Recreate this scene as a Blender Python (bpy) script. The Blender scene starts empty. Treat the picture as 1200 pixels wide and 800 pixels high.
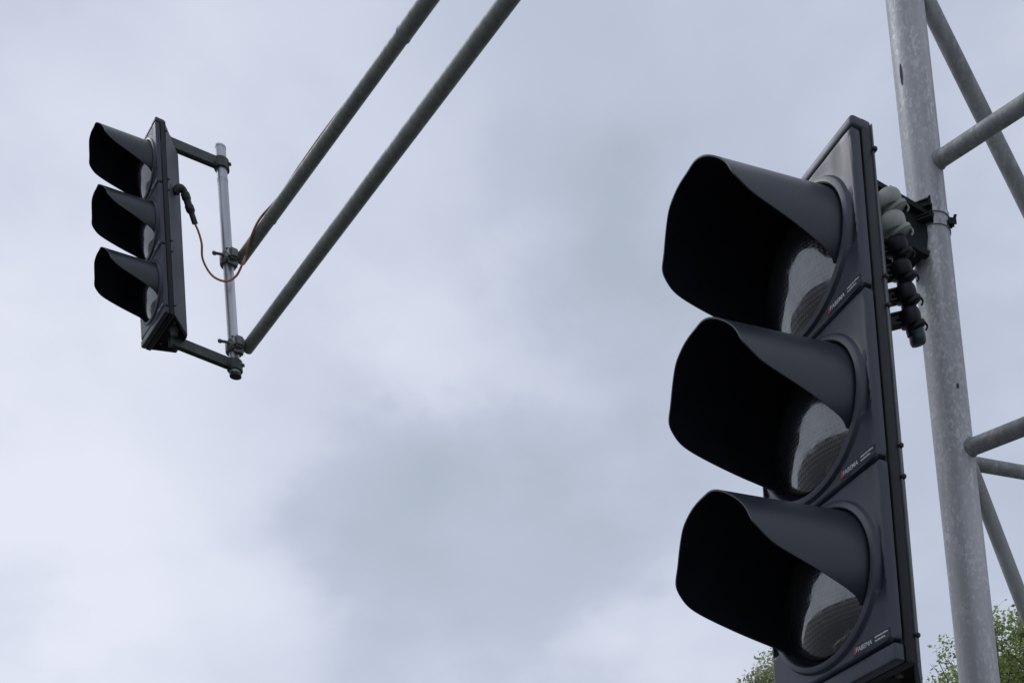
import bpy, bmesh, math, random
from mathutils import Vector, Matrix, noise
random.seed(7)
S = bpy.context.scene
col = S.collection

# ---------------------------------------------------------------- camera
f_px, cx, cy = 1211.75, 730.43, 1035.43          # a shifted lens looking up at the lights
cam = bpy.data.cameras.new('camera'); co = bpy.data.objects.new('camera', cam); col.objects.link(co)
cam.sensor_width = 36.0; cam.lens = f_px / 1200 * 36
cam.shift_x = (600 - cx) / 1200; cam.shift_y = (cy - 400) / 1200
cam.clip_start = 0.05; cam.clip_end = 3000
right = Vector((0.99710, 0.00690, -0.07584)); down = Vector((-0.07612, 0.09034, -0.99300)); fwd = Vector((0.0, 0.99588, 0.09060))
right = (right - fwd * right.dot(fwd)).normalized(); down = fwd.cross(right)
m = Matrix((right, -down, -fwd)).transposed().to_4x4(); m.translation = (0, 0, 1.6)
co.matrix_world = m
S.camera = co

# ---------------------------------------------------------------- world, sun, exposure
w = bpy.data.worlds.new('World'); S.world = w; w.use_nodes = True
nt = w.node_tree; nt.nodes.clear()
N = nt.nodes.new; L = nt.links.new
def mth(op, a, b=None, clamp=False):
    n = N('ShaderNodeMath'); n.operation = op; n.use_clamp = clamp
    for i, x in enumerate((a, b)):
        if x is None: continue
        if isinstance(x, (int, float)): n.inputs[i].default_value = x
        else: L(x, n.inputs[i])
    return n.outputs[0]
SUN_EL, SUN_AZ = math.radians(52), math.radians(-62)
sky = N('ShaderNodeTexSky'); sky.sky_type = 'NISHITA'; sky.sun_disc = False
sky.sun_elevation = SUN_EL; sky.sun_rotation = SUN_AZ
bg1 = N('ShaderNodeBackground'); bg1.inputs[1].default_value = 0.09; L(sky.outputs[0], bg1.inputs[0])
tc = N('ShaderNodeTexCoord'); D = tc.outputs['Generated']
mp = N('ShaderNodeMapping'); L(D, mp.inputs[0]); mp.inputs['Scale'].default_value = (1, 1, 1.5)
nz = N('ShaderNodeTexNoise'); L(mp.outputs[0], nz.inputs[0]); nz.inputs['Scale'].default_value = 3.2
nz.inputs['Detail'].default_value = 4.5; nz.inputs['Roughness'].default_value = 0.48; nz.inputs['Distortion'].default_value = 0.25
nz2 = N('ShaderNodeTexNoise'); L(mp.outputs[0], nz2.inputs[0]); nz2.inputs['Scale'].default_value = 9
nz2.inputs['Detail'].default_value = 8; nz2.inputs['Roughness'].default_value = 0.5
# warp the direction a little so that cloud masses have soft irregular edges
vs = N('ShaderNodeVectorMath'); vs.operation = 'SUBTRACT'; L(nz2.outputs['Color'], vs.inputs[0]); vs.inputs[1].default_value = (.5, .5, .5)
vm = N('ShaderNodeVectorMath'); vm.operation = 'SCALE'; L(vs.outputs[0], vm.inputs[0]); vm.inputs['Scale'].default_value = 0.22
va = N('ShaderNodeVectorMath'); va.operation = 'ADD'; L(D, va.inputs[0]); L(vm.outputs[0], va.inputs[1])
def blob(d, rad, amp):
    n = N('ShaderNodeVectorMath'); n.operation = 'DISTANCE'; L(va.outputs[0], n.inputs[0]); n.inputs[1].default_value = d
    r = N('ShaderNodeMapRange'); r.interpolation_type = 'SMOOTHERSTEP'
    L(n.outputs['Value'], r.inputs[0]); r.inputs[1].default_value = rad; r.inputs[2].default_value = 0.0
    r.inputs[3].default_value = 0.0; r.inputs[4].default_value = amp
    return r.outputs[0]
acc = mth('MULTIPLY', mth('SUBTRACT', nz.outputs['Fac'], 0.5), 0.9)
acc = mth('ADD', acc, mth('MULTIPLY', mth('SUBTRACT', nz2.outputs['Fac'], 0.5), 0.42))
for d, rad, amp in (((-.44, .806, .396), .34, .42), ((-.376, .872, .313), .20, .16), ((-.06, .84, .54), .15, .30),
                    ((-.2766, .6784, .6806), .3, .16), ((-.41, .72, .565), .2, .10),
                    ((-.0367, .7944, .6063), .15, -.17), ((.03, .80, .60), .13, -.18),
                    ((-.1096, .9126, .394), .24, -.29), ((-.21, .885, .42), .14, -.22), ((.0045, .8937, .4487), .2, -.15),
                    ((.1555, .7156, .6809), .33, -.14), ((.33, .80, .5), .36, -.16), ((-.15, .735, .66), .2, .10)):
    acc = mth('ADD', acc, blob(d, rad, amp))
acc = mth('ADD', acc, 0.5, clamp=True)
cr = N('ShaderNodeValToRGB'); L(acc, cr.inputs[0])
e = cr.color_ramp.elements
e[0].position = 0.0; e[0].color = (0.39, 0.44, 0.525, 1)
e[1].position = 1.0; e[1].color = (0.72, 0.74, 0.84, 1)
x = e.new(0.35); x.color = (0.465, 0.515, 0.625, 1)
x = e.new(0.62); x.color = (0.575, 0.615, 0.725, 1)
bg2 = N('ShaderNodeBackground'); L(cr.outputs[0], bg2.inputs[0]); bg2.inputs[1].default_value = 1.14
mx = N('ShaderNodeMixShader'); mx.inputs[0].default_value = 0.93; L(bg1.outputs[0], mx.inputs[1]); L(bg2.outputs[0], mx.inputs[2])
wo = N('ShaderNodeOutputWorld'); L(mx.outputs[0], wo.inputs[0])

sun = bpy.data.lights.new('sun', 'SUN'); so = bpy.data.objects.new('sun', sun); col.objects.link(so)
sun.energy = 0.8; sun.angle = math.radians(25); sun.color = (.98, .98, 1)
sd = Vector((math.sin(SUN_AZ) * math.cos(SUN_EL), math.cos(SUN_AZ) * math.cos(SUN_EL), math.sin(SUN_EL)))
so.rotation_euler = sd.to_track_quat('Z', 'Y').to_euler()
S.view_settings.view_transform = 'Standard'; S.view_settings.look = 'None'
S.view_settings.exposure = 0.0; S.view_settings.gamma = 1.0; S.view_settings.use_curve_mapping = False

# ---------------------------------------------------------------- materials
def newmat(name):
    mm = bpy.data.materials.new(name); mm.use_nodes = True
    t = mm.node_tree; return mm, t, t.nodes['Principled BSDF']
def mat(name, c1, c2=None, rough=.5, rough2=None, metal=0., scale=20., bump=0., bscale=None, stretch=(1, 1, 1), detail=5, spec=.5, ramp=(.35, .65), coat=0.):
    mm, t, b = newmat(name)
    nn = t.nodes.new; ll = t.links.new
    tcx = nn('ShaderNodeTexCoord'); mpx = nn('ShaderNodeMapping'); ll(tcx.outputs['Object'], mpx.inputs[0]); mpx.inputs['Scale'].default_value = stretch
    n = nn('ShaderNodeTexNoise'); ll(mpx.outputs[0], n.inputs[0]); n.inputs['Scale'].default_value = scale; n.inputs['Detail'].default_value = detail
    r = nn('ShaderNodeValToRGB'); ll(n.outputs['Fac'], r.inputs[0])
    r.color_ramp.elements[0].position = ramp[0]; r.color_ramp.elements[1].position = ramp[1]
    r.color_ramp.elements[0].color = (*c1, 1); r.color_ramp.elements[1].color = (*(c2 or c1), 1)
    ll(r.outputs[0], b.inputs['Base Color'])
    if rough2 is not None:
        q = nn('ShaderNodeMapRange'); ll(n.outputs['Fac'], q.inputs[0]); q.inputs[1].default_value = .3; q.inputs[2].default_value = .7
        q.inputs[3].default_value = rough; q.inputs[4].default_value = rough2; ll(q.outputs[0], b.inputs['Roughness'])
    else: b.inputs['Roughness'].default_value = rough
    b.inputs['Metallic'].default_value = metal; b.inputs['Specular IOR Level'].default_value = spec
    b.inputs['Coat Weight'].default_value = coat
    if bump:
        n2 = nn('ShaderNodeTexNoise'); ll(mpx.outputs[0], n2.inputs[0]); n2.inputs['Scale'].default_value = bscale or scale * 6; n2.inputs['Detail'].default_value = 4
        bp = nn('ShaderNodeBump'); bp.inputs['Strength'].default_value = bump; bp.inputs['Distance'].default_value = .002
        ll(n2.outputs['Fac'], bp.inputs['Height']); ll(bp.outputs[0], b.inputs['Normal'])
    return mm
M = {}
M['plastic'] = mat('black_plastic', (.026, .029, .044), (.044, .048, .068), rough=.34, rough2=.50, scale=26, stretch=(1, 1, .14), bump=.10, bscale=900)
M['frame'] = mat('shade_toned_frame_plastic', (.006, .007, .010), (.010, .012, .016), spec=.35, rough=.45, rough2=.55, scale=12, bump=.1, bscale=900)  # darker than the door plastic: dim side reflections put into the colour
M['rear'] = mat('housing_plastic', (.040, .043, .056), (.055, .059, .074), rough=.45, rough2=.6, scale=7, bump=.1, bscale=700)
M['lit_rim'] = mat('painted_rim_light', (.10, .11, .105), (.15, .16, .15), rough=.5, scale=15)  # pale tone paints the light caught on the rear housing rim
M['visor'] = mat('visor_plastic', (.017, .020, .026), (.024, .028, .037), rough=.30, rough2=.40, scale=8, bump=.08, bscale=900)
M['inner'] = mat('matt_black', (.006, .007, .011), (.009, .010, .015), rough=.85, scale=20, spec=.12)
M['gasket'] = mat('rubber_gasket', (.006, .007, .008), (.010, .011, .012), rough=.6, scale=40)
M['under'] = mat('housing_inside', (.020, .009, .008), (.012, .008, .008), rough=.8, scale=14)
M['label_panel'] = mat('label_panel', (.020, .022, .030), rough=.5)
M['white'] = mat('white_print', (.62, .63, .66), rough=.5)
M['red'] = mat('red_print', (.50, .06, .06), rough=.5)
M['galv'] = mat('galvanised_steel', (.40, .405, .42), (.60, .60, .61), rough=.45, rough2=.62, metal=.12, scale=85, bump=.5, bscale=200, stretch=(1, 1, .5), ramp=(.44, .66), detail=6)
M['brace'] = mat('weathered_brace_steel', (.22, .235, .235), (.40, .41, .40), rough=.45, rough2=.65, metal=.3, scale=30, bump=.3, bscale=110, stretch=(1, 1, .4))
M['beam'] = mat('algae_stained_steel', (.20, .22, .195), (.36, .38, .34), rough=.5, rough2=.7, metal=.3, scale=14, bump=.3, bscale=90, ramp=(.3, .7))
M['alu'] = mat('bright_aluminium', (.42, .42, .45), (.62, .62, .65), rough=.32, rough2=.5, metal=.55, scale=10, stretch=(3, 3, .15), bump=.15, bscale=60)
M['bracket'] = mat('dark_bracket_steel', (.006, .009, .007), (.011, .015, .011), spec=.25, rough=.65, scale=20)
M['green_bracket'] = mat('green_bracket_steel', (.040, .052, .044), (.075, .09, .078), rough=.55, scale=20)
M['clamp'] = mat('clamp_steel', (.10, .11, .10), (.22, .23, .215), rough=.45, metal=.4, scale=60)
M['slit'] = mat('drain_slit', (.05, .05, .053), rough=.8)
M['rubber'] = mat('black_rubber', (.008, .010, .011), (.014, .016, .018), rough=.5, scale=30)
M['cable'] = mat('orange_brown_cable', (.50, .20, .10), (.60, .25, .12), rough=.5, scale=10)
M['pale_cap'] = mat('pale_green_grey_cap', (.28, .30, .26), (.42, .44, .38), rough=.55, scale=30)
M['dark_cap'] = mat('black_cap', (.006, .006, .009), (.010, .010, .014), spec=.3, rough=.5, scale=30)
M['teal_cap'] = mat('dark_teal_plug', (.010, .028, .032), (.016, .04, .045), rough=.45, scale=30)
M['band'] = mat('stainless_band', (.30, .31, .32), (.45, .45, .46), rough=.3, metal=.7, scale=40)
M['bark'] = mat('bark', (.07, .055, .04), (.16, .13, .10), rough=.9, scale=14, bump=.6, bscale=30, stretch=(1, 1, .3))
M['asphalt'] = mat('asphalt', (.04, .04, .042), (.065, .065, .066), rough=.9, scale=60, bump=.5, bscale=300)
M['gravel'] = mat('grey_gravel', (.045, .045, .045), (.10, .098, .094), rough=.95, scale=40, bump=.6, bscale=200)
M['grass'] = mat('grass_ground', (.035, .06, .018), (.07, .10, .03), rough=.95, scale=3, bump=.6, bscale=80)
M['paint'] = mat('road_paint', (.6, .6, .58), (.75, .75, .73), rough=.7, scale=20)
M['kerb'] = mat('kerb_stone', (.13, .13, .125), (.20, .195, .19), rough=.9, scale=30)

def leafmat(name, c1, c2):
    mm, t, b = newmat(name)
    nn = t.nodes.new; ll = t.links.new
    oi = nn('ShaderNodeNewGeometry'); r = nn('ShaderNodeValToRGB'); ll(oi.outputs['Random Per Island'], r.inputs[0])
    r.color_ramp.elements[0].color = (*c1, 1); r.color_ramp.elements[1].color = (*c2, 1)
    ll(r.outputs[0], b.inputs['Base Color']); b.inputs['Roughness'].default_value = .55; b.inputs['Specular IOR Level'].default_value = .3
    tr = nn('ShaderNodeBsdfTranslucent'); ll(r.outputs[0], tr.inputs[0]); mix = nn('ShaderNodeMixShader'); mix.inputs[0].default_value = .6
    ll(b.outputs[0], mix.inputs[1]); ll(tr.outputs[0], mix.inputs[2]); ll(mix.outputs[0], t.nodes['Material Output'].inputs[0])
    return mm
M['leaf'] = leafmat('fresh_green_leaves', (.18, .24, .07), (.48, .56, .24))
M['leaf2'] = leafmat('pale_green_leaves', (.24, .28, .14), (.50, .54, .34))

def zinc(name, lo, hi, cell=210, metal=.12, amt=.6):
    """hot-dip zinc: small crystal flecks, broad dull patches, faint rain streaks"""
    mm, t, b = newmat(name); nn = t.nodes.new; ll = t.links.new
    tcx = nn('ShaderNodeTexCoord')
    def mapped(sc):
        q = nn('ShaderNodeMapping'); ll(tcx.outputs['Object'], q.inputs[0]); q.inputs['Scale'].default_value = sc; return q.outputs[0]
    def noi(v, sc, det):
        q = nn('ShaderNodeTexNoise'); ll(v, q.inputs[0]); q.inputs['Scale'].default_value = sc; q.inputs['Detail'].default_value = det; return q.outputs['Fac']
    def rng(x, a, b_, c, d):
        q = nn('ShaderNodeMapRange'); ll(x, q.inputs[0])
        for i, v in enumerate((a, b_, c, d)): q.inputs[i + 1].default_value = v
        return q.outputs[0]
    def mul(a, b_, op='MULTIPLY'):
        q = nn('ShaderNodeMath'); q.operation = op; ll(a, q.inputs[0]); ll(b_, q.inputs[1]); return q.outputs[0]
    vo = nn('ShaderNodeTexVoronoi'); ll(mapped((1, 1, .55)), vo.inputs[0]); vo.inputs['Scale'].default_value = cell; vo.inputs['Randomness'].default_value = 1
    sp = nn('ShaderNodeSeparateColor'); ll(vo.outputs['Color'], sp.inputs[0])
    fleck = rng(sp.outputs[0], .45, 1, 0, amt)
    patch = rng(noi(mapped((1, 1, .4)), 22, 4), .38, .64, .15, 1)
    streak = rng(noi(mapped((1, 1, .05)), 38, 3), .4, .62, 0, .32)
    broad = rng(noi(mapped((1, 1, .6)), 3.2, 2), .3, .7, 0, .30)
    f = mul(mul(fleck, patch), mul(streak, broad, 'ADD'), 'ADD')
    r_ = nn('ShaderNodeValToRGB'); ll(f, r_.inputs[0]); r_.color_ramp.elements[0].color = (*lo, 1); r_.color_ramp.elements[1].color = (*hi, 1)
    ll(r_.outputs[0], b.inputs['Base Color']); ll(rng(f, 0, 1, .62, .42), b.inputs['Roughness']); b.inputs['Metallic'].default_value = metal
    bp = nn('ShaderNodeBump'); bp.inputs['Strength'].default_value = .35; bp.inputs['Distance'].default_value = .0015
    ll(noi(tcx.outputs['Object'], 160, 4), bp.inputs['Height']); ll(bp.outputs[0], b.inputs['Normal'])
    return mm
M['galv'] = zinc('galvanised_steel', (.36, .365, .37), (.66, .66, .66), amt=.62)
M['brace'] = zinc('weathered_brace_steel', (.20, .215, .21), (.46, .47, .455), cell=200, amt=.5)
M['beam'] = zinc('algae_stained_steel', (.17, .19, .168), (.34, .36, .325), cell=160, amt=.25)
def lensmat():
    mm, t, b = newmat('dark_led_lens')
    nn = t.nodes.new; ll = t.links.new
    tcx = nn('ShaderNodeTexCoord')
    hs = []
    for ax, sc in (('X', 42), ('Z', 42)):
        wv = nn('ShaderNodeTexWave'); wv.bands_direction = ax; wv.inputs['Scale'].default_value = sc; wv.inputs['Distortion'].default_value = .15
        ll(tcx.outputs['Object'], wv.inputs[0]); hs.append(wv.outputs['Fac'])
    mu = nn('ShaderNodeMath'); mu.operation = 'MULTIPLY'; ll(hs[0], mu.inputs[0]); ll(hs[1], mu.inputs[1])
    r = nn('ShaderNodeValToRGB'); ll(mu.outputs[0], r.inputs[0])
    r.color_ramp.elements[0].color = (.024, .025, .028, 1); r.color_ramp.elements[1].color = (.004, .004, .006, 1)
    r.color_ramp.elements[0].position = .1; r.color_ramp.elements[1].position = .5
    ll(r.outputs[0], b.inputs['Base Color'])
    bp = nn('ShaderNodeBump'); bp.inputs['Strength'].default_value = .35; bp.inputs['Distance'].default_value = .0012
    ll(mu.outputs[0], bp.inputs['Height']); ll(bp.outputs[0], b.inputs['Normal'])
    cn = nn('ShaderNodeTexNoise'); ll(tcx.outputs['Object'], cn.inputs[0]); cn.inputs['Scale'].default_value = 17; cn.inputs['Detail'].default_value = 1.2
    cb = nn('ShaderNodeBump'); cb.inputs['Strength'].default_value = .4; cb.inputs['Distance'].default_value = .003; ll(cn.outputs['Fac'], cb.inputs['Height']); ll(cb.outputs[0], b.inputs['Coat Normal'])
    gr = nn('ShaderNodeTexNoise'); ll(tcx.outputs['Object'], gr.inputs[0]); gr.inputs['Scale'].default_value = 60; gr.inputs['Detail'].default_value = 6
    gm = nn('ShaderNodeMapRange'); ll(gr.outputs['Fac'], gm.inputs[0]); gm.inputs[1].default_value = .4; gm.inputs[2].default_value = .7; gm.inputs[3].default_value = .02; gm.inputs[4].default_value = .22; ll(gm.outputs[0], b.inputs['Coat Roughness'])
    b.inputs['Roughness'].default_value = .25; b.inputs['Specular IOR Level'].default_value = .5
    b.inputs['Coat Weight'].default_value = 1.0; b.inputs['Coat Roughness'].default_value = .03; b.inputs['Coat IOR'].default_value = 2.3
    return mm
M['lens'] = lensmat()

# ---------------------------------------------------------------- helpers
def link(name, bm, material, parent=None, smooth=35):
    me = bpy.data.meshes.new(name); bm.normal_update(); bm.to_mesh(me); bm.free()
    for x in (material if isinstance(material, (list, tuple)) else [material]): me.materials.append(x)
    if smooth:
        me.shade_smooth(); me.set_sharp_from_angle(angle=math.radians(smooth))
    o = bpy.data.objects.new(name, me); col.objects.link(o)
    if parent is not None: o.parent = parent
    return o
def tag(o, label=None, cat=None, group=None, kind=None):
    if label: o['label'] = label
    if cat: o['category'] = cat
    if group: o['group'] = group
    if kind: o['kind'] = kind
    return o
def empty(name, loc=(0, 0, 0)):
    o = bpy.data.objects.new(name, None); col.objects.link(o); o.location = loc; o.empty_display_size = .1
    return o
def frame(axis):
    z = Vector(axis).normalized(); a = Vector((0, 0, 1)) if abs(z.z) < .9 else Vector((1, 0, 0))
    x = a.cross(z).normalized(); return x, z.cross(x), z
def tube(bm, p, q, r, r2=None, seg=32, caps=True, sub=1):
    p, q = Vector(p), Vector(q); x, y, z = frame(q - p); r2 = r if r2 is None else r2
    rings = []
    for s in range(sub + 1):
        t = s / sub; c = p.lerp(q, t); rr = r + (r2 - r) * t
        rings.append([bm.verts.new(c + (x * math.cos(2 * math.pi * i / seg) + y * math.sin(2 * math.pi * i / seg)) * rr) for i in range(seg)])
    for a, b in zip(rings, rings[1:]):
        for i in range(seg): bm.faces.new((a[i], a[(i + 1) % seg], b[(i + 1) % seg], b[i]))
    if caps: bm.faces.new(rings[0][::-1]); bm.faces.new(rings[-1])
    return bm
def lathe(bm, p, axis, prof, seg=32):
    """prof: list of (distance along axis, radius)"""
    p = Vector(p); x, y, z = frame(axis); rings = []
    for d, r in prof:
        rings.append([bm.verts.new(p + z * d + (x * math.cos(2 * math.pi * i / seg) + y * math.sin(2 * math.pi * i / seg)) * max(r, 1e-5)) for i in range(seg)])
    for a, b in zip(rings, rings[1:]):
        for i in range(seg): bm.faces.new((a[i], a[(i + 1) % seg], b[(i + 1) % seg], b[i]))
    bm.faces.new(rings[0][::-1]); bm.faces.new(rings[-1])
    return bm
def path_tube(bm, pts, r, seg=12, radii=None):
    pts = [Vector(p) for p in pts]; rings = []; px = None
    for i, p in enumerate(pts):
        t = (pts[min(i + 1, len(pts) - 1)] - pts[max(i - 1, 0)]).normalized()
        if px is None: px, py, _ = frame(t)
        else: px = (px - t * px.dot(t)).normalized()
        py = t.cross(px); rr = radii[i] if radii else r
        rings.append([bm.verts.new(p + (px * math.cos(2 * math.pi * k / seg) + py * math.sin(2 * math.pi * k / seg)) * rr) for k in range(seg)])
    for a, b in zip(rings, rings[1:]):
        for k in range(seg): bm.faces.new((a[k], a[(k + 1) % seg], b[(k + 1) % seg], b[k]))
    bm.faces.new(rings[0][::-1]); bm.faces.new(rings[-1])
    return bm
def smooth_path(ctrl, n=10):
    c = [Vector(p) for p in ctrl]; c = [c[0] * 2 - c[1]] + c + [c[-1] * 2 - c[-2]]; out = []
    for i in range(1, len(c) - 2):
        for k in range(n):
            t = k / n; a, b, d, e_ = c[i - 1], c[i], c[i + 1], c[i + 2]
            out.append(.5 * ((2 * b) + (d - a) * t + (2 * a - 5 * b + 4 * d - e_) * t * t + (3 * b - a - 3 * d + e_) * t ** 3))
    out.append(c[-2]); return out
def box(bm, lo, hi, bevel=0., seg=2):
    lo, hi = Vector(lo), Vector(hi)
    r = bmesh.ops.create_cube(bm, size=1)
    for v in r['verts']: v.co = Vector((lo[i] + (v.co[i] + .5) * (hi[i] - lo[i]) for i in range(3)))
    if bevel:
        ed = list({e for v in r['verts'] for e in v.link_edges})
        bmesh.ops.bevel(bm, geom=ed, offset=bevel, segments=seg, affect='EDGES', profile=.5)
    return bm
def beam(bm, p, q, wd, ht, bevel=.003):
    """rectangular bar from p to q, ht measured upwards"""
    p, q = Vector(p), Vector(q); z = (q - p).normalized(); x = z.cross(Vector((0, 0, 1))).normalized(); y = x.cross(z)
    r = bmesh.ops.create_cube(bm, size=1); Ln = (q - p).length
    vs = r['verts']; ed = list({e for v in vs for e in v.link_edges})
    for v in vs: v.co = p + z * (v.co.z + .5) * Ln + x * v.co.x * wd + y * v.co.y * ht
    bmesh.ops.bevel(bm, geom=ed, offset=bevel, segments=2, affect='EDGES')
    return bm
def bolt(bm, p, axis, r=.006, h=.006):
    lathe(bm, p, axis, [(0, r), (h * .8, r), (h, r * .85)], 6)

# ---------------------------------------------------------------- ground, road (below the picture, lights the scene from below)
def sheet(name, x0, y0, x1, y1, z, mt):
    bm = bmesh.new(); vs = [bm.verts.new(v) for v in ((x0, y0, z), (x1, y0, z), (x1, y1, z), (x0, y1, z))]; bm.faces.new(vs)
    return tag(link(name, bm, mt, smooth=0), kind='structure')
sheet('ground', -1500, -1500, 1500, 1500, 0, M['gravel'])
sheet('lawn', 2.6, 9, 60, 70, .004, M['grass'])
sheet('road', -7.5, -600, -.6, 600, .004, M['asphalt'])
sheet('pavement', -.45, -600, 1.9, 600, .12, M['kerb'])
bm = bmesh.new(); box(bm, (-.6, -600, 0), (-.45, 600, .125), .01); tag(link('kerb', bm, M['kerb']), kind='structure')
bm = bmesh.new()
for k in range(-20, 21): box(bm, (-4.1, k * 9, .008), (-3.98, k * 9 + 3, .0085))
tag(link('road_markings', bm, M['paint'], smooth=0), kind='structure')

# ---------------------------------------------------------------- the lattice mast
A = Vector((.7641, 2.0914, 0)); dC = Vector((.9107, .4132, 0)).normalized(); dB = Vector((.625, -.78, 0)).normalized()
s_ = .45; C_ = A + dC * s_; B_ = A + dB * s_; TOP = 6.0
mast = empty('lattice_mast', (A.x, A.y, .12))
tag(mast, 'tall galvanised lattice mast of round steel tubes behind the large traffic light', 'mast')
def wpart(name, bm, mt, parent, smooth=35):
    o = link(name, bm, mt, parent, smooth); o.matrix_parent_inverse = parent.matrix_world.inverted(); return o
bpy.context.view_layer.update()
def wsplit(name, bm, mt, parent, smooth=35):
    """one object for every separate piece in bm"""
    bm.verts.ensure_lookup_table(); seen = set(); out = []
    for v0 in list(bm.verts):
        if v0 in seen: continue
        st_ = [v0]; comp = []; seen.add(v0)
        while st_:
            v = st_.pop(); comp.append(v)
            for e_ in v.link_edges:
                u = e_.other_vert(v)
                if u not in seen: seen.add(u); st_.append(u)
        b2 = bmesh.new(); mp_ = {v: b2.verts.new(v.co) for v in comp}
        for f in {f for v in comp for f in v.link_faces}: b2.faces.new([mp_[v] for v in f.verts])
        out.append(wpart(name, b2, mt, parent, smooth))
    bm.free(); return out
for P_, r in ((A, .0398), (B_, .0398), (C_, .0398)):
    bm = bmesh.new(); tube(bm, (P_.x, P_.y, .12), (P_.x, P_.y, TOP), r, seg=64, sub=40)
    tube(bm, (P_.x, P_.y, TOP), (P_.x, P_.y, TOP + .012), r + .003, seg=48)
    ch = wpart('chord', bm, M['galv'], mast)
    bm = bmesh.new(); tube(bm, (P_.x, P_.y, .12), (P_.x, P_.y, .14), .11, seg=32)
    for a in range(4): bolt(bm, (P_.x + .085 * math.cos(a * 1.571), P_.y + .085 * math.sin(a * 1.571), .14), (0, 0, 1), .012, .014)
    wsplit('base_plate', bm, M['clamp'], mast)
def brace(p, q, r=.0185, notch=True):
    p, q = Vector(p), Vector(q); d = (q - p).normalized()
    bm = bmesh.new(); tube(bm, p + d * .03, q - d * .03, r, seg=32, sub=12)
    # weld bead round each end
    for c, s in ((p + d * .041, 1), (q - d * .041, -1)):
        lathe(bm, c, d * s, [(-.006, r), (-.003, r + .0022), (.002, r + .0022), (.006, r + .0003)], 32)
    b = wpart('brace', bm, M['brace'], mast)
def up(P_, z): return Vector((P_.x, P_.y, z))
for z in (.45, 1.36, 2.0, 2.643, 3.284, 3.925, 4.57, 5.2, 5.85): brace(up(A, z), up(B_, z - .045))
for z in (.5, 1.52, 2.629, 3.99, 4.80, 5.85): brace(up(A, z), up(C_, z), .0148)
for z in (.6, 1.7, 2.9, 4.0, 5.0, 5.8): brace(up(B_, z), up(C_, z))
brace(up(A, 3.8194), up(C_, 3.8194 - 1.798 * s_), .0182)                 # diagonals in the rear face
brace(up(A, 2.7321), up(C_, 2.7321 - 2.763 * s_), .0152)
for z0, z1 in ((1.45, .55), (4.75, 3.85), (5.8, 4.9)): brace(up(A, z0), up(C_, z1))
for z0, z1 in ((1.65, .65), (2.85, 1.75), (3.95, 2.95), (4.95, 4.05)): brace(up(C_, z0), up(B_, z1))
# drain slits and dark vent holes at the weld roots
bm = bmesh.new()
def slit(z, ang, hw, hh):
    n = Vector((math.cos(ang), math.sin(ang), 0)); t = Vector((-n.y, n.x, 0)); c = up(A, z) + n * .0399
    vs = []
    for k in range(12):
        a = k * math.pi / 6; vs.append(bm.verts.new(c + t * hw * math.cos(a) + Vector((0, 0, 1)) * hh * math.sin(a) - n * (.0399 - math.sqrt(max(.0399 ** 2 - (hw * math.cos(a)) ** 2, 0))) + n * .0006))
    bm.faces.new(vs)
toC = math.atan2(-A.y, -A.x)
slit(3.49, toC - .62, .0035, .026); slit(3.293, toC + .98, .005, .006); slit(2.655, toC + .98, .006, .007)
slit(2.77, toC + .55, .003, .006)
wsplit('slit', bm, M['slit'], mast, 0)
# seam collar on the main chord
# ---------------------------------------------------------------- traffic light (local: x right, y into the housing, z up; 0 = joint below the top lamp)
DOME = .046; W = .1766; PT = .34; BZ = .717
PHS = [0, 15, 30, 45, 60, 75, 90, 105, 120, 135]
YS = [.2360, .2400, .2410, .2340, .2275, .2270, .1960, .1040, .0200, .0]
def Yraw(a):
    a = abs(a)
    for i in range(len(PHS) - 1):
        if a <= PHS[i + 1]:
            t = (a - PHS[i]) / (PHS[i + 1] - PHS[i]); return YS[i] + (YS[i + 1] - YS[i]) * t
    return 0.
YW = [(k, math.exp(-(k / 5) ** 2)) for k in range(-16, 17, 2)]; YWS = sum(w_ for _, w_ in YW)
def Yv(a): return sum(Yraw(a + k) * w_ for k, w_ in YW) / YWS
def visor_pt(a, y, off=0.):
    r = math.radians(a); m_ = 1 + .012 * (math.cos(4 * r) - 1) * y / .23 * (1 if abs(a) < 90 else 0)
    x = (.1402 - .0174 * y) * math.sin(r) * m_; z = (.1402 + .0352 * y) * math.cos(r) * m_ + .004 * math.exp(-(a / 25) ** 2) * y / .23
    k = 1 - off / math.hypot(x, z)
    return Vector((x * k - .1035 * y, -y, z * k - .0354 * y))
def visor_mesh():
    bm = bmesh.new(); nA = 132; nS = 14; A0 = 126
    out, inn = [], []
    for i in range(nA + 1):
        a = -A0 + 2 * A0 * i / nA; yy = max(Yv(a), .002)
        out.append([bm.verts.new(visor_pt(a, -.02 + (yy + .02) * j / nS)) for j in range(nS + 1)])
        inn.append([bm.verts.new(visor_pt(a, -.02 + (yy - .0005 + .02) * j / nS, .0028)) for j in range(nS + 1)])
    for i in range(nA):
        for j in range(nS):
            f = bm.faces.new((out[i][j], out[i + 1][j], out[i + 1][j + 1], out[i][j + 1])); f.material_index = 0
            f = bm.faces.new((inn[i][j], inn[i][j + 1], inn[i + 1][j + 1], inn[i + 1][j])); f.material_index = 1
        f = bm.faces.new((out[i][nS], out[i + 1][nS], inn[i + 1][nS], inn[i][nS])); f.material_index = 0
        bm.faces.new((out[i][0], inn[i][0], inn[i + 1][0], out[i + 1][0]))
    for i in (0, nA):
        for j in range(nS):
            q = (out[i][j], out[i][j + 1], inn[i][j + 1], inn[i][j]); bm.faces.new(q if i == 0 else q[::-1])
    bmesh.ops.recalc_face_normals(bm, faces=bm.faces)
    return bm
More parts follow.
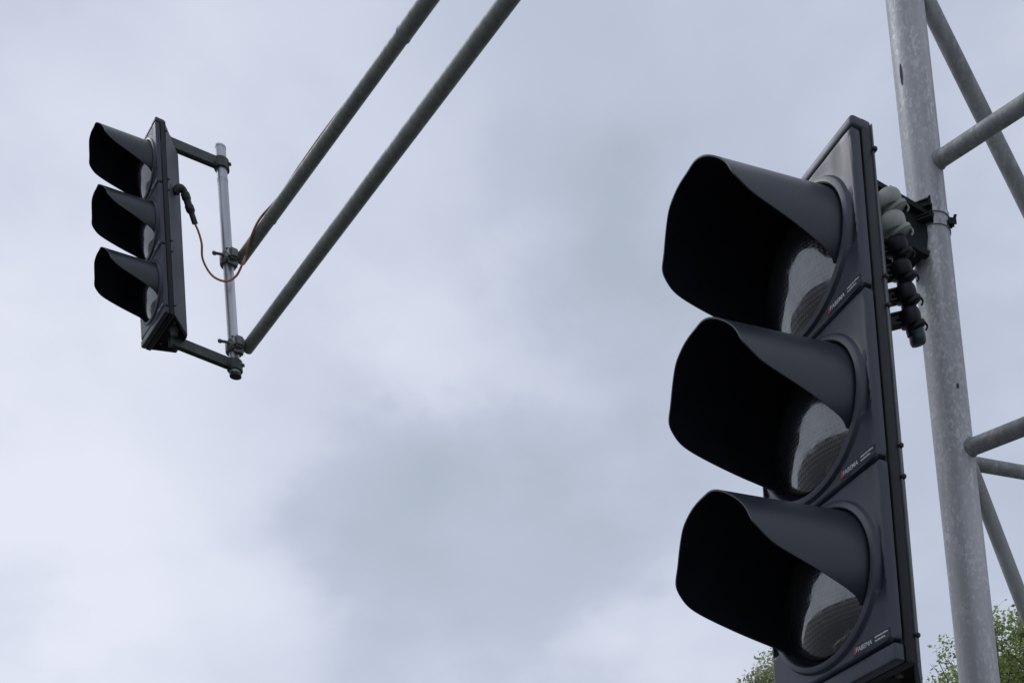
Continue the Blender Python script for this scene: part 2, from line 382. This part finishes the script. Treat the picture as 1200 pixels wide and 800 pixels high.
def door_mesh(hx=.1744, hz=.1685):
    bm = bmesh.new(); nT = 288
    rn = [(.1405, .022), (.1415, .004), (.1425, -.0085), (.1450, -.0105), (.1500, -.0095), (.1545, -.0075), (.1565, -.004), (.1585, -.0005)]
    cols = []
    for i in range(nT):
        t = 2 * math.pi * i / nT; c, s = math.cos(t), math.sin(t)
        R = 1 / ((abs(c) / hx) ** 40 + (abs(s) / hz) ** 40) ** (1 / 40)
        # distance from the rim measured straight to the nearest side
        rr = [r for r, _ in rn]; yy = [y for _, y in rn]
        r0 = rr[-1]; K = 10
        for k in range(1, K + 1): rr.append(r0 + (R - r0) * k / K); yy.append(0.)
        vs = []
        for r, y in zip(rr, yy):
            x, z = r * c, r * s
            if r > .1605 or True:
                dx = hx - abs(x); dz = hz - abs(z); d = min(dx, dz)
                if r >= r0:
                    b = .010
                    if d < b: y += (1 - math.sqrt(max(0, 1 - ((b - d) / b) ** 2))) * .009
                    # shallow moulded pocket beside the ring
                    if x > 0 or x < 0:
                        if -.072 < z < .045 and dx > .010:
                            k = min(1, (dx - .010) / .002) * min(1, (z + .072) / .004) * max(0, min(1, (.045 - z) / .08))
                            y += .008 * k * min(1, (r - .1585) / .002)
            vs.append(bm.verts.new((x, y, z)))
        x, z = vs[-1].co.x, vs[-1].co.z
        vs.append(bm.verts.new((x, .0185, z)))
        vs.append(bm.verts.new((x * .985, .0185, z * .985)))
        cols.append(vs)
    n = len(cols[0])
    for i in range(nT):
        a, b = cols[i], cols[(i + 1) % nT]
        for j in range(n - 1): bm.faces.new((a[j], a[j + 1], b[j + 1], b[j]))
    bmesh.ops.recalc_face_normals(bm, faces=bm.faces)
    return bm
def text_mesh(s, size, shear=0.):
    cu = bpy.data.curves.new('t', 'FONT'); cu.body = s; cu.size = size; cu.shear = shear; cu.extrude = .0001; cu.offset = size * .012
    o = bpy.data.objects.new('t', cu); col.objects.link(o)
    dg = bpy.context.evaluated_depsgraph_get(); dg.update()
    me = bpy.data.meshes.new_from_object(o.evaluated_get(dg)); bpy.data.objects.remove(o); return me
def put_text(bm, s, size, x, z, y, wd=None, shear=0.):
    me = text_mesh(s, size, shear); b2 = bmesh.new(); b2.from_mesh(me)
    xs = [v.co.x for v in b2.verts]; k = 1 if wd is None else wd / (max(xs) - min(xs)); x0 = min(xs)
    for v in b2.verts: v.co = Vector((x + (v.co.x - x0) * k, y - v.co.z, z + v.co.y))
    tmp = bpy.data.meshes.new('x'); b2.to_mesh(tmp); b2.free(); bm.from_mesh(tmp)
def rings_profile():
    return None
def make_light(name, o, ex, ey, ez):
    root = empty(name)
    R = Matrix((ex, ey, ez)).transposed().to_4x4(); base = o - ez * BZ
    R.translation = base; root.matrix_world = R
    def part(nm, bm, mt, parent=root, smooth=35, loc=(0, 0, 0)):
        ob = link(nm, bm, mt, parent, smooth)
        ob.location = Vector(loc) + (Vector((0, 0, BZ)) if parent is root else Vector()); return ob
    # front frame: slab behind the doors, with top and bottom lips level with the doors
    bm = bmesh.new(); box(bm, (-W, .0225, -.7165), (W, .046, .360), .004)
    fr = part('front_frame', bm, M['frame'])
    bm = bmesh.new(); box(bm, (-W - .0004, -.0002, .3345), (W + .0004, .0465, .3608), .0075, 3)
    part('top_lip', bm, M['plastic'])
    bm = bmesh.new(); box(bm, (-W + .0015, -.0005, -.7165), (W - .0015, .0222, -.6825), .005, 3)
    part('bottom_lip', bm, M['plastic'])
    bm = bmesh.new(); box(bm, (-W + .006, .0185, -.708), (W - .006, .0232, .352)); part('gasket', bm, M['gasket'], smooth=0)
    # rear housing: tapers inward to a flat back, open below
    bm = bmesh.new()
    def ring(y, hx, z0, z1, c=.012):
        P = [(-hx + c, z0), (hx - c, z0), (hx, z0 + c), (hx, z1 - c), (hx - c, z1), (-hx + c, z1), (-hx, z1 - c), (-hx, z0 + c)]
        return [bm.verts.new((x, y, z)) for x, z in P]
    r0 = ring(.0462, .1725, -.712, .352, .004); r1 = ring(.054, .168, -.714, .348, .006); r2 = ring(.128, .098, -.742, .302, .012); r3 = ring(.142, .086, -.746, .292, .012)
    for a, b in ((r0, r1), (r1, r2), (r2, r3)):
        for i in range(8):
            if i in (0,): continue                                   # underside left open
            bm.faces.new((a[i], b[i], b[(i + 1) % 8], a[(i + 1) % 8]))
    bm.faces.new(r3[::-1]); bmesh.ops.recalc_face_normals(bm, faces=bm.faces)
    hs = part('rear_housing', bm, M['rear'])
    bm = bmesh.new(); box(bm, (-W - .0012, .0465, -.7125), (W + .0012, .0500, .3560), .0015); part('lit_rim_strip', bm, M['lit_rim'])  # added thin strip, its pale colour stands for the lit rear edge
    sm = hs.modifiers.new('wall', 'SOLIDIFY'); sm.thickness = .004; sm.offset = -1
    bm = bmesh.new(); vs = [bm.verts.new(v) for v in ((-.166, .050, -.690), (.166, .050, -.690), (.086, .134, -.700), (-.086, .134, -.700))]; bm.faces.new(vs)
    und = part('underside', bm, M['under'], smooth=0)
    bm = bmesh.new(); lathe(bm, (.06, .085, -.70), (0, 0, -1), [(0, .022), (.018, .022), (.02, .018), (.04, .018), (.045, .013)], 24)
    part('cable_gland', bm, M['clamp'])
    for x in (-.1, .1): bm = bmesh.new(); bolt(bm, (x, .075, -.695), (0, 0, -1), .009, .012); part('bolt', bm, M['clamp'])
    # screws / hinge nubs on the side and small vent holes
    for z in (.300, .03, -.03, -.31, -.37, -.665):
        for sx in (1, -1):
            bm = bmesh.new(); lathe(bm, (sx * (W - .006), .050, z), (sx, 0, 0), [(0, .005), (.009, .005), (.011, .0035)], 12); part('hinge_pin', bm, M['gasket'])
    ns = Vector((.0738, .0698, 0)).normalized()
    for z in (.055, .02, -.29, -.325, -.64):
        for sx in (1, -1):
            n_ = Vector((ns.x * sx * .73, ns.y * .68, 0)).normalized(); n_ = Vector((sx * .726, .687, 0)).normalized()
            bm = bmesh.new(); lathe(bm, Vector((sx * .1555, .0672, z)) + n_ * .0006, n_, [(0, .0032), (.0008, .0030)], 12); part('side_screw', bm, M['gasket'])
    for k in range(3):
        zc = PT / 2 - k * PT; tmp = None
        if k == 0:
            d = part('lamp_door', door_mesh(), M['plastic'], loc=(0, 0, zc)); dm = d.data; proto['door'] = dm
        d_ = d if k == 0 else None
        if k:
            d_ = bpy.data.objects.new('lamp_door', dm); col.objects.link(d_); d_.parent = root; d_.location = (0, 0, zc + BZ)
        # lens, tunnel
        if k == 0:
            bm = bmesh.new(); prof = []
            for i in range(15):
                r = .127 * math.sin(i / 14 * math.pi / 2); prof.append((DOME * (1 - (r / .127) ** 2), r))
            prof = [(d0, r) for d0, r in prof][::-1] ; lathe(bm, (0, .008, 0), (0, -1, 0), prof, 72)
            lo_ = link('lens', bm, M['lens'], d_, 60); me_l = lo_.data
            bm = bmesh.new(); lathe(bm, (0, .021, 0), (0, -1, 0), [(0, .1408), (.010, .1408), (.006, .1290), (.0125, .1285), (.0125, .1262), (.004, .1262)], 96)
            bz_ = link('lens_bezel', bm, M['inner'], d_); me_b = bz_.data
            v_ = link('visor', visor_mesh(), [M['visor'], M['inner']], d_, 50); me_v = v_.data
            bm = bmesh.new(); put_text(bm, 'FABEMA', .0125, .080, -.1560, -.0012, wd=.042, shear=.12)
            t_ = link('lettering', bm, M['white'], d_, 0); me_t = t_.data
            bm = bmesh.new()   # fine illegible second inscription: two rows of tiny strokes
            rr = random.Random(3)
            for z0, x1 in ((-.1495, .163), (-.1560, .155)):
                x = .130
                while x < x1:
                    wd = rr.uniform(.0012, .0026); box(bm, (x, -.0013, z0), (x + wd, -.0007, z0 + rr.uniform(.002, .0032))); x += wd + rr.uniform(.0004, .0010)
            s_t = link('small_print', bm, M['white'], d_, 0); me_s = s_t.data
            bm = bmesh.new(); vs = [bm.verts.new(v) for v in ((.0745, -.0013, -.1585), (.0785, -.0013, -.1585), (.0805, -.0013, -.1455), (.0765, -.0013, -.1455))]; bm.faces.new(vs)
            r_ = link('logo_mark', bm, M['red'], d_, 0); me_r = r_.data
            bm = bmesh.new(); vs = [bm.verts.new(v) for v in ((.070, -.0005, -.1610), (.1665, -.0005, -.1610), (.1665, -.0005, -.1430), (.079, -.0005, -.1430))]; bm.faces.new(vs[::-1])
            p_ = link('label_plate', bm, M['label_panel'], d_, 0); me_p = p_.data
        else:
            for nm, me in (('lens', me_l), ('lens_bezel', me_b), ('visor', me_v), ('lettering', me_t), ('small_print', me_s), ('logo_mark', me_r), ('label_plate', me_p)):
                ob = bpy.data.objects.new(nm, me); col.objects.link(ob); ob.parent = d_
    bpy.context.view_layer.update()
    return root
proto = {}
O6 = Vector((0, 0, 1.6))
def unit3(a, b, c):
    a = Vector(a).normalized(); b = Vector(b); b = (b - a * b.dot(a)).normalized(); return a, b, a.cross(b)
big = make_light('traffic_light', Vector((.4327, 1.9075, 1.1942)) + O6, *unit3((.4604, -.8855, .0623), (.8866, .4552, -.082), 0))
tag(big, 'large near black three-lamp traffic light with deep visors, beside the lattice mast', 'traffic light', 'unlit black traffic lights')
small = make_light('traffic_light', Vector((-2.2011, 5.0156, 4.1946)) + O6, *unit3((.6863, -.7269, .0251), (.7271, .6865, .0016), 0))
tag(small, 'small far black three-lamp traffic light hung at the end of the two long arms', 'traffic light', 'unlit black traffic lights')

# brackets of the near light (to the mast) and the far light (to the hanging pole)
def world_part(name, bm, mt, parent, smooth=35): return wpart(name, bm, mt, parent, smooth)
def L2W(root, p): return root.matrix_world @ Vector((p[0], p[1], p[2] + BZ))
def band(bm, c, r, tilt=(0, 0, 1), w_=.010):
    lathe(bm, Vector(c) - Vector(tilt).normalized() * w_ / 2, tilt, [(0, r), (0, r + .002), (w_, r + .002), (w_, r)], 48)
# near, upper
pa = L2W(big, (.0, .10, .372)); pe = up(A, 3.105) + Vector((-.040, -.018, 0))
bm = bmesh.new(); beam(bm, pa, pe, .050, .082, .012); world_part('bracket', bm, M['bracket'], big)
bm = bmesh.new(); pe2 = up(A, 3.14); dv = (pe - pe2).normalized()
for dz in (.017, -.012): band(bm, up(A, 3.145 + dz), .0405, (.04, .03, 1), .009)
wsplit('mast_band', bm, M['band'], big)
bm = bmesh.new(); beam(bm, up(A, 3.165) + Vector((-.058, -.034, 0)), up(A, 3.165) + Vector((-.012, -.050, .004)), .014, .016, .003)
beam(bm, up(A, 3.137) + Vector((-.056, -.034, 0)), up(A, 3.137) + Vector((-.012, -.050, .004)), .014, .010, .003)
tube(bm, up(A, 3.13) + Vector((.036, -.025, 0)), up(A, 3.155) + Vector((.047, -.028, 0)), .0035, seg=10)
beam(bm, up(A, 3.140) + Vector((.030, -.030, 0)), up(A, 3.140) + Vector((.044, -.026, 0)), .010, .010, .002)
wsplit('clamp_block', bm, M['bracket'], big)
# near, lower
pa = L2W(big, (.0, .09, -.735)); pe = up(A, pa.z) + Vector((-.04, -.02, 0))
bm = bmesh.new(); beam(bm, pa, pe, .040, .040, .006); world_part('bracket', bm, M['bracket'], big)
bm = bmesh.new(); band(bm, up(A, pa.z), .0405); world_part('mast_band', bm, M['band'], big)

# hanging pole at the end of the arms
PX = Vector((-1.8875, 5.30, 0)); hp_top = Vector((-1.9070, 5.30, 6.3150)); hp_bot = Vector((-1.880, 5.30, 4.995))
hang = empty('hanging_pole', hp_bot); tag(hang, 'short bright aluminium pole hanging upright between the arms and the far light', 'pole')
bpy.context.view_layer.update()
bm = bmesh.new(); tube(bm, hp_bot, hp_top, .0275, seg=48, sub=20)
for z in (6.12, 6.107): 
    c = hp_bot.lerp(hp_top, (z - hp_bot.z) / (hp_top.z - hp_bot.z)); lathe(bm, c, hp_top - hp_bot, [(0, .027), (.001, .0285), (.004, .0285), (.005, .027)], 48)
wpart('tube', bm, M['alu'], hang)
bm = bmesh.new(); tube(bm, hp_bot - Vector((0, 0, .012)), hp_bot + Vector((0, 0, .006)), .0305, seg=40); wpart('end_cap', bm, M['rubber'], hang)
bm = bmesh.new(); tube(bm, hp_top - Vector((0, 0, .004)), hp_top + Vector((0, 0, .007)), .029, seg=40); wpart('end_cap', bm, M['alu'], hang)
def onpole(z): return hp_bot.lerp(hp_top, (z - hp_bot.z) / (hp_top.z - hp_bot.z))
# far light brackets
for za, zb, lx, ly, lz in ((0, 6.215, .035, .12, .372), (0, 5.045, .02, .085, -.752)):
    p0 = L2W(small, (lx, ly, lz)); p1 = onpole(zb); dd = (p1 - p0).normalized()
    bm = bmesh.new(); beam(bm, p0, p1 - dd * .028, .036, .040, .006); world_part('bracket', bm, M['green_bracket'], small)
    bm = bmesh.new(); lathe(bm, p1 - Vector((0, 0, .03)), (0, 0, 1), [(0, .0325), (0, .040), (.055, .040), (.055, .0325)], 40)
    fw = Vector((-.35, -.93, 0)); tube(bm, p1 + fw * .03 + Vector((-.06, 0, .0)), p1 + fw * .04 + Vector((-.02, -.01, .01)), .007, seg=10)
    bolt(bm, p1 + fw * .045 + Vector((.0, 0, -.02)), fw, .010, .014); bolt(bm, p1 + Vector((.04, 0, 0)), (1, 0, 0), .009, .012)
    wsplit('pole_clamp', bm, M['green_bracket'], small)

# ---------------------------------------------------------------- the two long arms
def coupler(bm, c, dr):
    """scaffold coupler gripping the hanging pole, arm leaving towards dr"""
    lathe(bm, c - Vector((0, 0, .028)), (0, 0, 1), [(0, .0315), (0, .041), (.006, .043), (.050, .043), (.056, .041), (.056, .0315)], 36)
    sd = Vector((dr.y, -dr.x, 0))
    beam(bm, c + dr * .036, c + dr * .095, .055, .062, .010)
    lf = Vector((-.80, -.60, 0))
    # wing bolt sticking out to the front-left, nut at the right
    tube(bm, c + Vector((-.055, -.045, .022)), c + Vector((.025, -.052, -.004)), .0075, seg=12)
    lathe(bm, c + Vector((-.062, -.044, .024)), (.9, -.1, -.35), [(0, .007), (0, .011), (.012, .011), (.014, .007)], 8)
    lathe(bm, c + Vector((.018, -.050, -.012)), (.3, -1, 0), [(0, .019), (.010, .019), (.014, .012), (.020, .011)], 12)
    beam(bm, c + Vector((.012, -.045, .026)), c + Vector((.055, -.040, .020)), .016, .020, .004)
    beam(bm, c + Vector((.025, -.045, -.035)), c + Vector((.06, -.035, -.045)), .020, .018, .004)
    bolt(bm, c + Vector((.0, -.043, .018)), (0, -1, 0), .011, .010)
def arm(name, T, d, secs, label, Ltot):
    root = empty(name, T); tag(root, label, 'mast arm', 'long steel arms reaching out from the mast'); bpy.context.view_layer.update()
    for a, b, r in secs:
        bm = bmesh.new(); tube(bm, T + d * a, T + d * b, r, seg=48, sub=max(2, int((b - a) * 12)))
        if a > .3: lathe(bm, T + d * (a + .000), d, [(-.0005, r - .003), (-.0005, r + .0012), (.010, r + .0012), (.012, r)], 48)
        wpart('tube', bm, M['beam'], root)
    bm = bmesh.new(); coupler(bm, onpole(T.z - .012) , d); wsplit('coupler_piece', bm, M['clamp'], root)
    bm = bmesh.new(); lathe(bm, T + d * .085 - Vector((0, 0, .0)) + Vector((.02, -.034, -.006)), (.72, -.6, -.25), [(0, .012), (.010, .012), (.012, .007), (.030, .007)], 10); wpart('bolt', bm, M['bracket'], root)
    return root
TU = Vector((-1.8189, 5.30, 5.6583)); dU = Vector((.6808, -.7324, 0)).normalized()
TL = Vector((-1.7986, 5.30, 5.1542)); dL = Vector((.6592, -.752, 0)).normalized()
arm('mast_arm', TU, dU, ((-.015, .375, .0285), (.372, 1.705, .0305), (1.700, 4.5, .0330)), 'upper long steel arm in telescoped sections with a cable along it', 4.5)
arm('mast_arm', TL, dL, ((-.03, 4.45, .0315),), 'lower long plain steel arm running parallel below the cabled arm', 4.45)
# couplers where the arms cross the lattice mast, above the picture
for T, d, t in ((TU, dU, 4.3), (TL, dL, 4.15)):
    pass

# ---------------------------------------------------------------- cable from far light to the upper arm
side = Vector((dU.y, -dU.x, 0))      # towards the camera-left side of the arm
def onarm(t, ang, r=.044):
    r = r - .006
    n = side * math.cos(ang) + Vector((0, 0, 1)) * math.sin(ang); return TU + dU * t + n * r
p_plug0 = Vector((-2.078, 5.060, 5.880))
plug_pts = [L2W(small, q) for q in ((.130, .098, .012), (.143, .110, .030), (.146, .126, .040), (.142, .143, .026), (.134, .162, -.020), (.127, .183, -.070), (.121, .198, -.108))]
cab = empty('power_cable', (-1.98, 5.068, 5.49)); tag(cab, 'thin orange-brown cable looping from the far light to the upper arm', 'cable'); bpy.context.view_layer.update()
ctrl = [tuple(plug_pts[-1]), (-1.962, 5.080, 5.655), (-1.9584, 5.106, 5.61), (-1.9725, 5.15, 5.555), (-1.9464, 5.20, 5.500), (-1.8880, 5.232, 5.484), (-1.832, 5.240, 5.515), (-1.785, 5.215, 5.565)]
ctrl += [tuple(onarm(.08, -1.25, .0415)), tuple(onarm(.16, -.75, .0415)), tuple(onarm(.24, -.15, .0415)), tuple(onarm(.33, .55, .0425)), tuple(onarm(.50, 1.3, .0415)), tuple(onarm(.75, 1.1, .041)), tuple(onarm(1.0, 1.05, .0412)), tuple(onarm(1.2, 1.25, .041)), tuple(onarm(1.4, 1.5, .0415)), tuple(onarm(1.7, 1.65, .044)), tuple(onarm(2.2, 1.7, .044)), tuple(onarm(3.2, 1.7, .044))]
bm = bmesh.new(); path_tube(bm, smooth_path(ctrl, 10), .0058, 10); wpart('cord', bm, M['cable'], cab)
bm = bmesh.new(); pp = smooth_path(plug_pts, 8)
rad = []
for i, p in enumerate(pp):
    t = i / (len(pp) - 1); r = .019 + (.004 if .52 < t < .62 or .70 < t < .78 else 0) - (.004 if t > .8 else 0); rad.append(r)
path_tube(bm, pp, .018, 20, rad); wpart('angled_plug', bm, M['rubber'], cab)

# ---------------------------------------------------------------- stacked capped sockets between the near light and the mast
p0 = Vector((.6455, 1.975, 3.150)); p1 = Vector((.6880, 2.030, 2.872)); ax = (p1 - p0).normalized(); LL = (p1 - p0).length
rg = (right - ax * right.dot(ax)).normalized(); fr_ = ax.cross(rg)
if fr_.y > 0: fr_ = -fr_
st = empty('socket_strip', p1); tag(st, 'hanging strip of stacked rounded sockets, two pale above four black, between light and mast', 'socket strip'); bpy.context.view_layer.update()
bm = bmesh.new(); beam(bm, p0 - fr_ * .010 + rg * .004 - ax * .005, p1 - fr_ * .010 + rg * .002 - ax * .02, .016, .020, .003)
for k in range(4): c = p0 + ax * (.108 + .047 * k) - rg * .022; beam(bm, c - rg * .026, c + rg * .02, .014, .026, .004)
wsplit('rail', bm, M['dark_cap'], st)
offs = [(.000, .0270, .052, 'pale_cap'), (.044, .0268, .056, 'pale_cap'), (.090, .0230, .052, 'dark_cap'), (.137, .0225, .052, 'dark_cap'), (.184, .0222, .052, 'dark_cap'), (.231, .0218, .056, 'dark_cap')]
for i, (d, r, h, mt) in enumerate(offs):
    c = p0 + ax * d + fr_ * .006 - rg * .006
    bm = bmesh.new(); prof = [(-.004, .001), (-.003, r * .35), (.000, r * .60), (.005, r * .82), (.011, r * .95), (.018, r), (h * .58, r), (h * .66, r * .92), (h * .70, r * .60), (h, r * .55)]
    lathe(bm, c, ax, prof, 28)
    s_o = wpart('socket', bm, M[mt], st)
    bm = bmesh.new(); cc = c + ax * (h * .62) + rg * (r * .30) - fr_ * .002
    lathe(bm, cc, ax + rg * .35, [(-.004, r * .60), (0, r * .85), (.003, r * .96), (.009, r * .98), (.013, r * .8), (.015, r * .5)], 24)
    wpart('collar', bm, M[mt], st)
    bm = bmesh.new(); q = c + ax * (h * .70) + rg * (r * 1.35)
    path_tube(bm, smooth_path([q - ax * .006 - rg * .006, q - ax * .001, q + ax * .006 + rg * .002, q + ax * .012 - rg * .002], 4), .0022, 8)
    beam(bm, c + ax * .018 - rg * (r * 1.35), c + ax * .026 - rg * (r * .2) + fr_ * r * .8, .004, .004, .001)
    wsplit('latch', bm, M[mt], st)
bm = bmesh.new(); lathe(bm, p0 + ax * (LL - .012) + fr_ * .004 + rg * .002, ax, [(0, .015), (.020, .0165), (.026, .0165), (.032, .014), (.034, .008)], 28); wpart('end_plug', bm, M['teal_cap'], st)

# ---------------------------------------------------------------- trees
def make_tree(name, x, y, top, R, zc_r, nleaf, mt, label, seed, leaf=.05):
    rnd = random.Random(seed); root = empty(name, (x, y, 0)); tag(root, label, 'tree', 'leafy trees behind the mast')
    cz = top - zc_r                                      # crown centre height
    bm = bmesh.new()
    tips = []
    def limb(p, d, ln, r, depth):
        n = 5; pts = [p.copy()]; rad = [r]
        for i in range(n):
            d = (d + Vector((rnd.uniform(-.16, .16), rnd.uniform(-.16, .16), rnd.uniform(-.02, .12)))).normalized()
            p2 = p + d * ln / n
            if (p2.x ** 2 + p2.y ** 2) / (R * R) + ((p2.z - cz) / zc_r) ** 2 > 1.0 and i > 0: break
            p = p2; pts.append(p.copy()); rad.append(r * (1 - .55 * (i + 1) / n))
            if depth > 0 and i >= 1:
                for _ in range(2 if depth > 1 else 2):
                    a = rnd.uniform(0, 6.283); s = Vector((math.cos(a), math.sin(a), rnd.uniform(.15, .8))).normalized()
                    limb(p, (d * .55 + s * .75).normalized(), ln * rnd.uniform(.42, .6), rad[-1] * .5, depth - 1)
            if depth <= 1: tips.append((p.copy(), d.copy()))
        if len(pts) > 2: path_tube(bm, pts, r, 5 if depth < 2 else 8, rad)
        tips.append((p.copy(), d.copy()))
    path_tube(bm, [Vector((0, 0, -.1)), Vector((.03, 0, cz * .25)), Vector((0, .05, cz * .5)), Vector((0, 0, cz - zc_r * .6))], .2, 14, [.17, .13, .11, .09])
    for k in range(14):
        a = k * 2.4 + rnd.uniform(-.3, .3); el = rnd.uniform(.35, 1.4)
        limb(Vector((0, 0, cz - zc_r * .75 + rnd.uniform(-.1, .8))), Vector((math.cos(a) * math.cos(el), math.sin(a) * math.cos(el), math.sin(el))), zc_r * rnd.uniform(.75, 1.12) * (R / zc_r * math.cos(el) + math.sin(el)), .035, 2)
    tr = link('trunk', bm, M['bark'], root)
    bm = bmesh.new()
    good = [t for t in tips if ((t[0].x ** 2 + t[0].y ** 2) / (R * R) + ((t[0].z - cz) / zc_r) ** 2) < 1.2]
    per = max(1, nleaf // max(1, len(good)))
    for p, d in good:
        dens = .45 + noise.noise(p * 2.4 + Vector((seed, 0, 0))) * 2.6
        k = int(per * max(0.03, min(1.8, dens + .4)))
        for _ in range(k):
            c = p + Vector((rnd.gauss(0, .09), rnd.gauss(0, .09), rnd.gauss(0, .08)))
            if (c.x ** 2 + c.y ** 2) / (R * R) + ((c.z - cz) / zc_r) ** 2 > 1.0 + .5 * noise.noise(c * 2.2 + Vector((0, seed, 0))): continue
            u = Vector((rnd.gauss(0, 1), rnd.gauss(0, 1), rnd.gauss(-.2, .6))).normalized(); v = u.cross(Vector((rnd.gauss(0, 1), rnd.gauss(0, 1), rnd.gauss(0, 1)))).normalized()
            s = leaf * rnd.uniform(.6, 1.3); n_ = u.cross(v)
            vs = [bm.verts.new(c), bm.verts.new(c + u * s * .45 + v * s * .30 + n_ * s * .06), bm.verts.new(c + u * s), bm.verts.new(c + u * s * .45 - v * s * .30 + n_ * s * .06)]
            bm.faces.new(vs)
    link('crown', bm, M[mt], root, 0)
    return root
make_tree('leafy_tree', 6.95, 17.6, 7.60, 1.5, 1.75, 15000, 'leaf', 'leafy green tree behind the lattice mast at lower right', 3, .085)
make_tree('leafy_tree', 3.28, 18.2, 7.36, 1.20, 1.5, 15000, 'leaf2', 'pale green tree peeping out at the lower left of the near light', 11, .08)
make_tree('leafy_tree', 9.9, 18.6, 8.35, 1.9, 2.0, 50000, 'leaf2', 'pale green tree at the right edge beyond the mast', 23, .08)
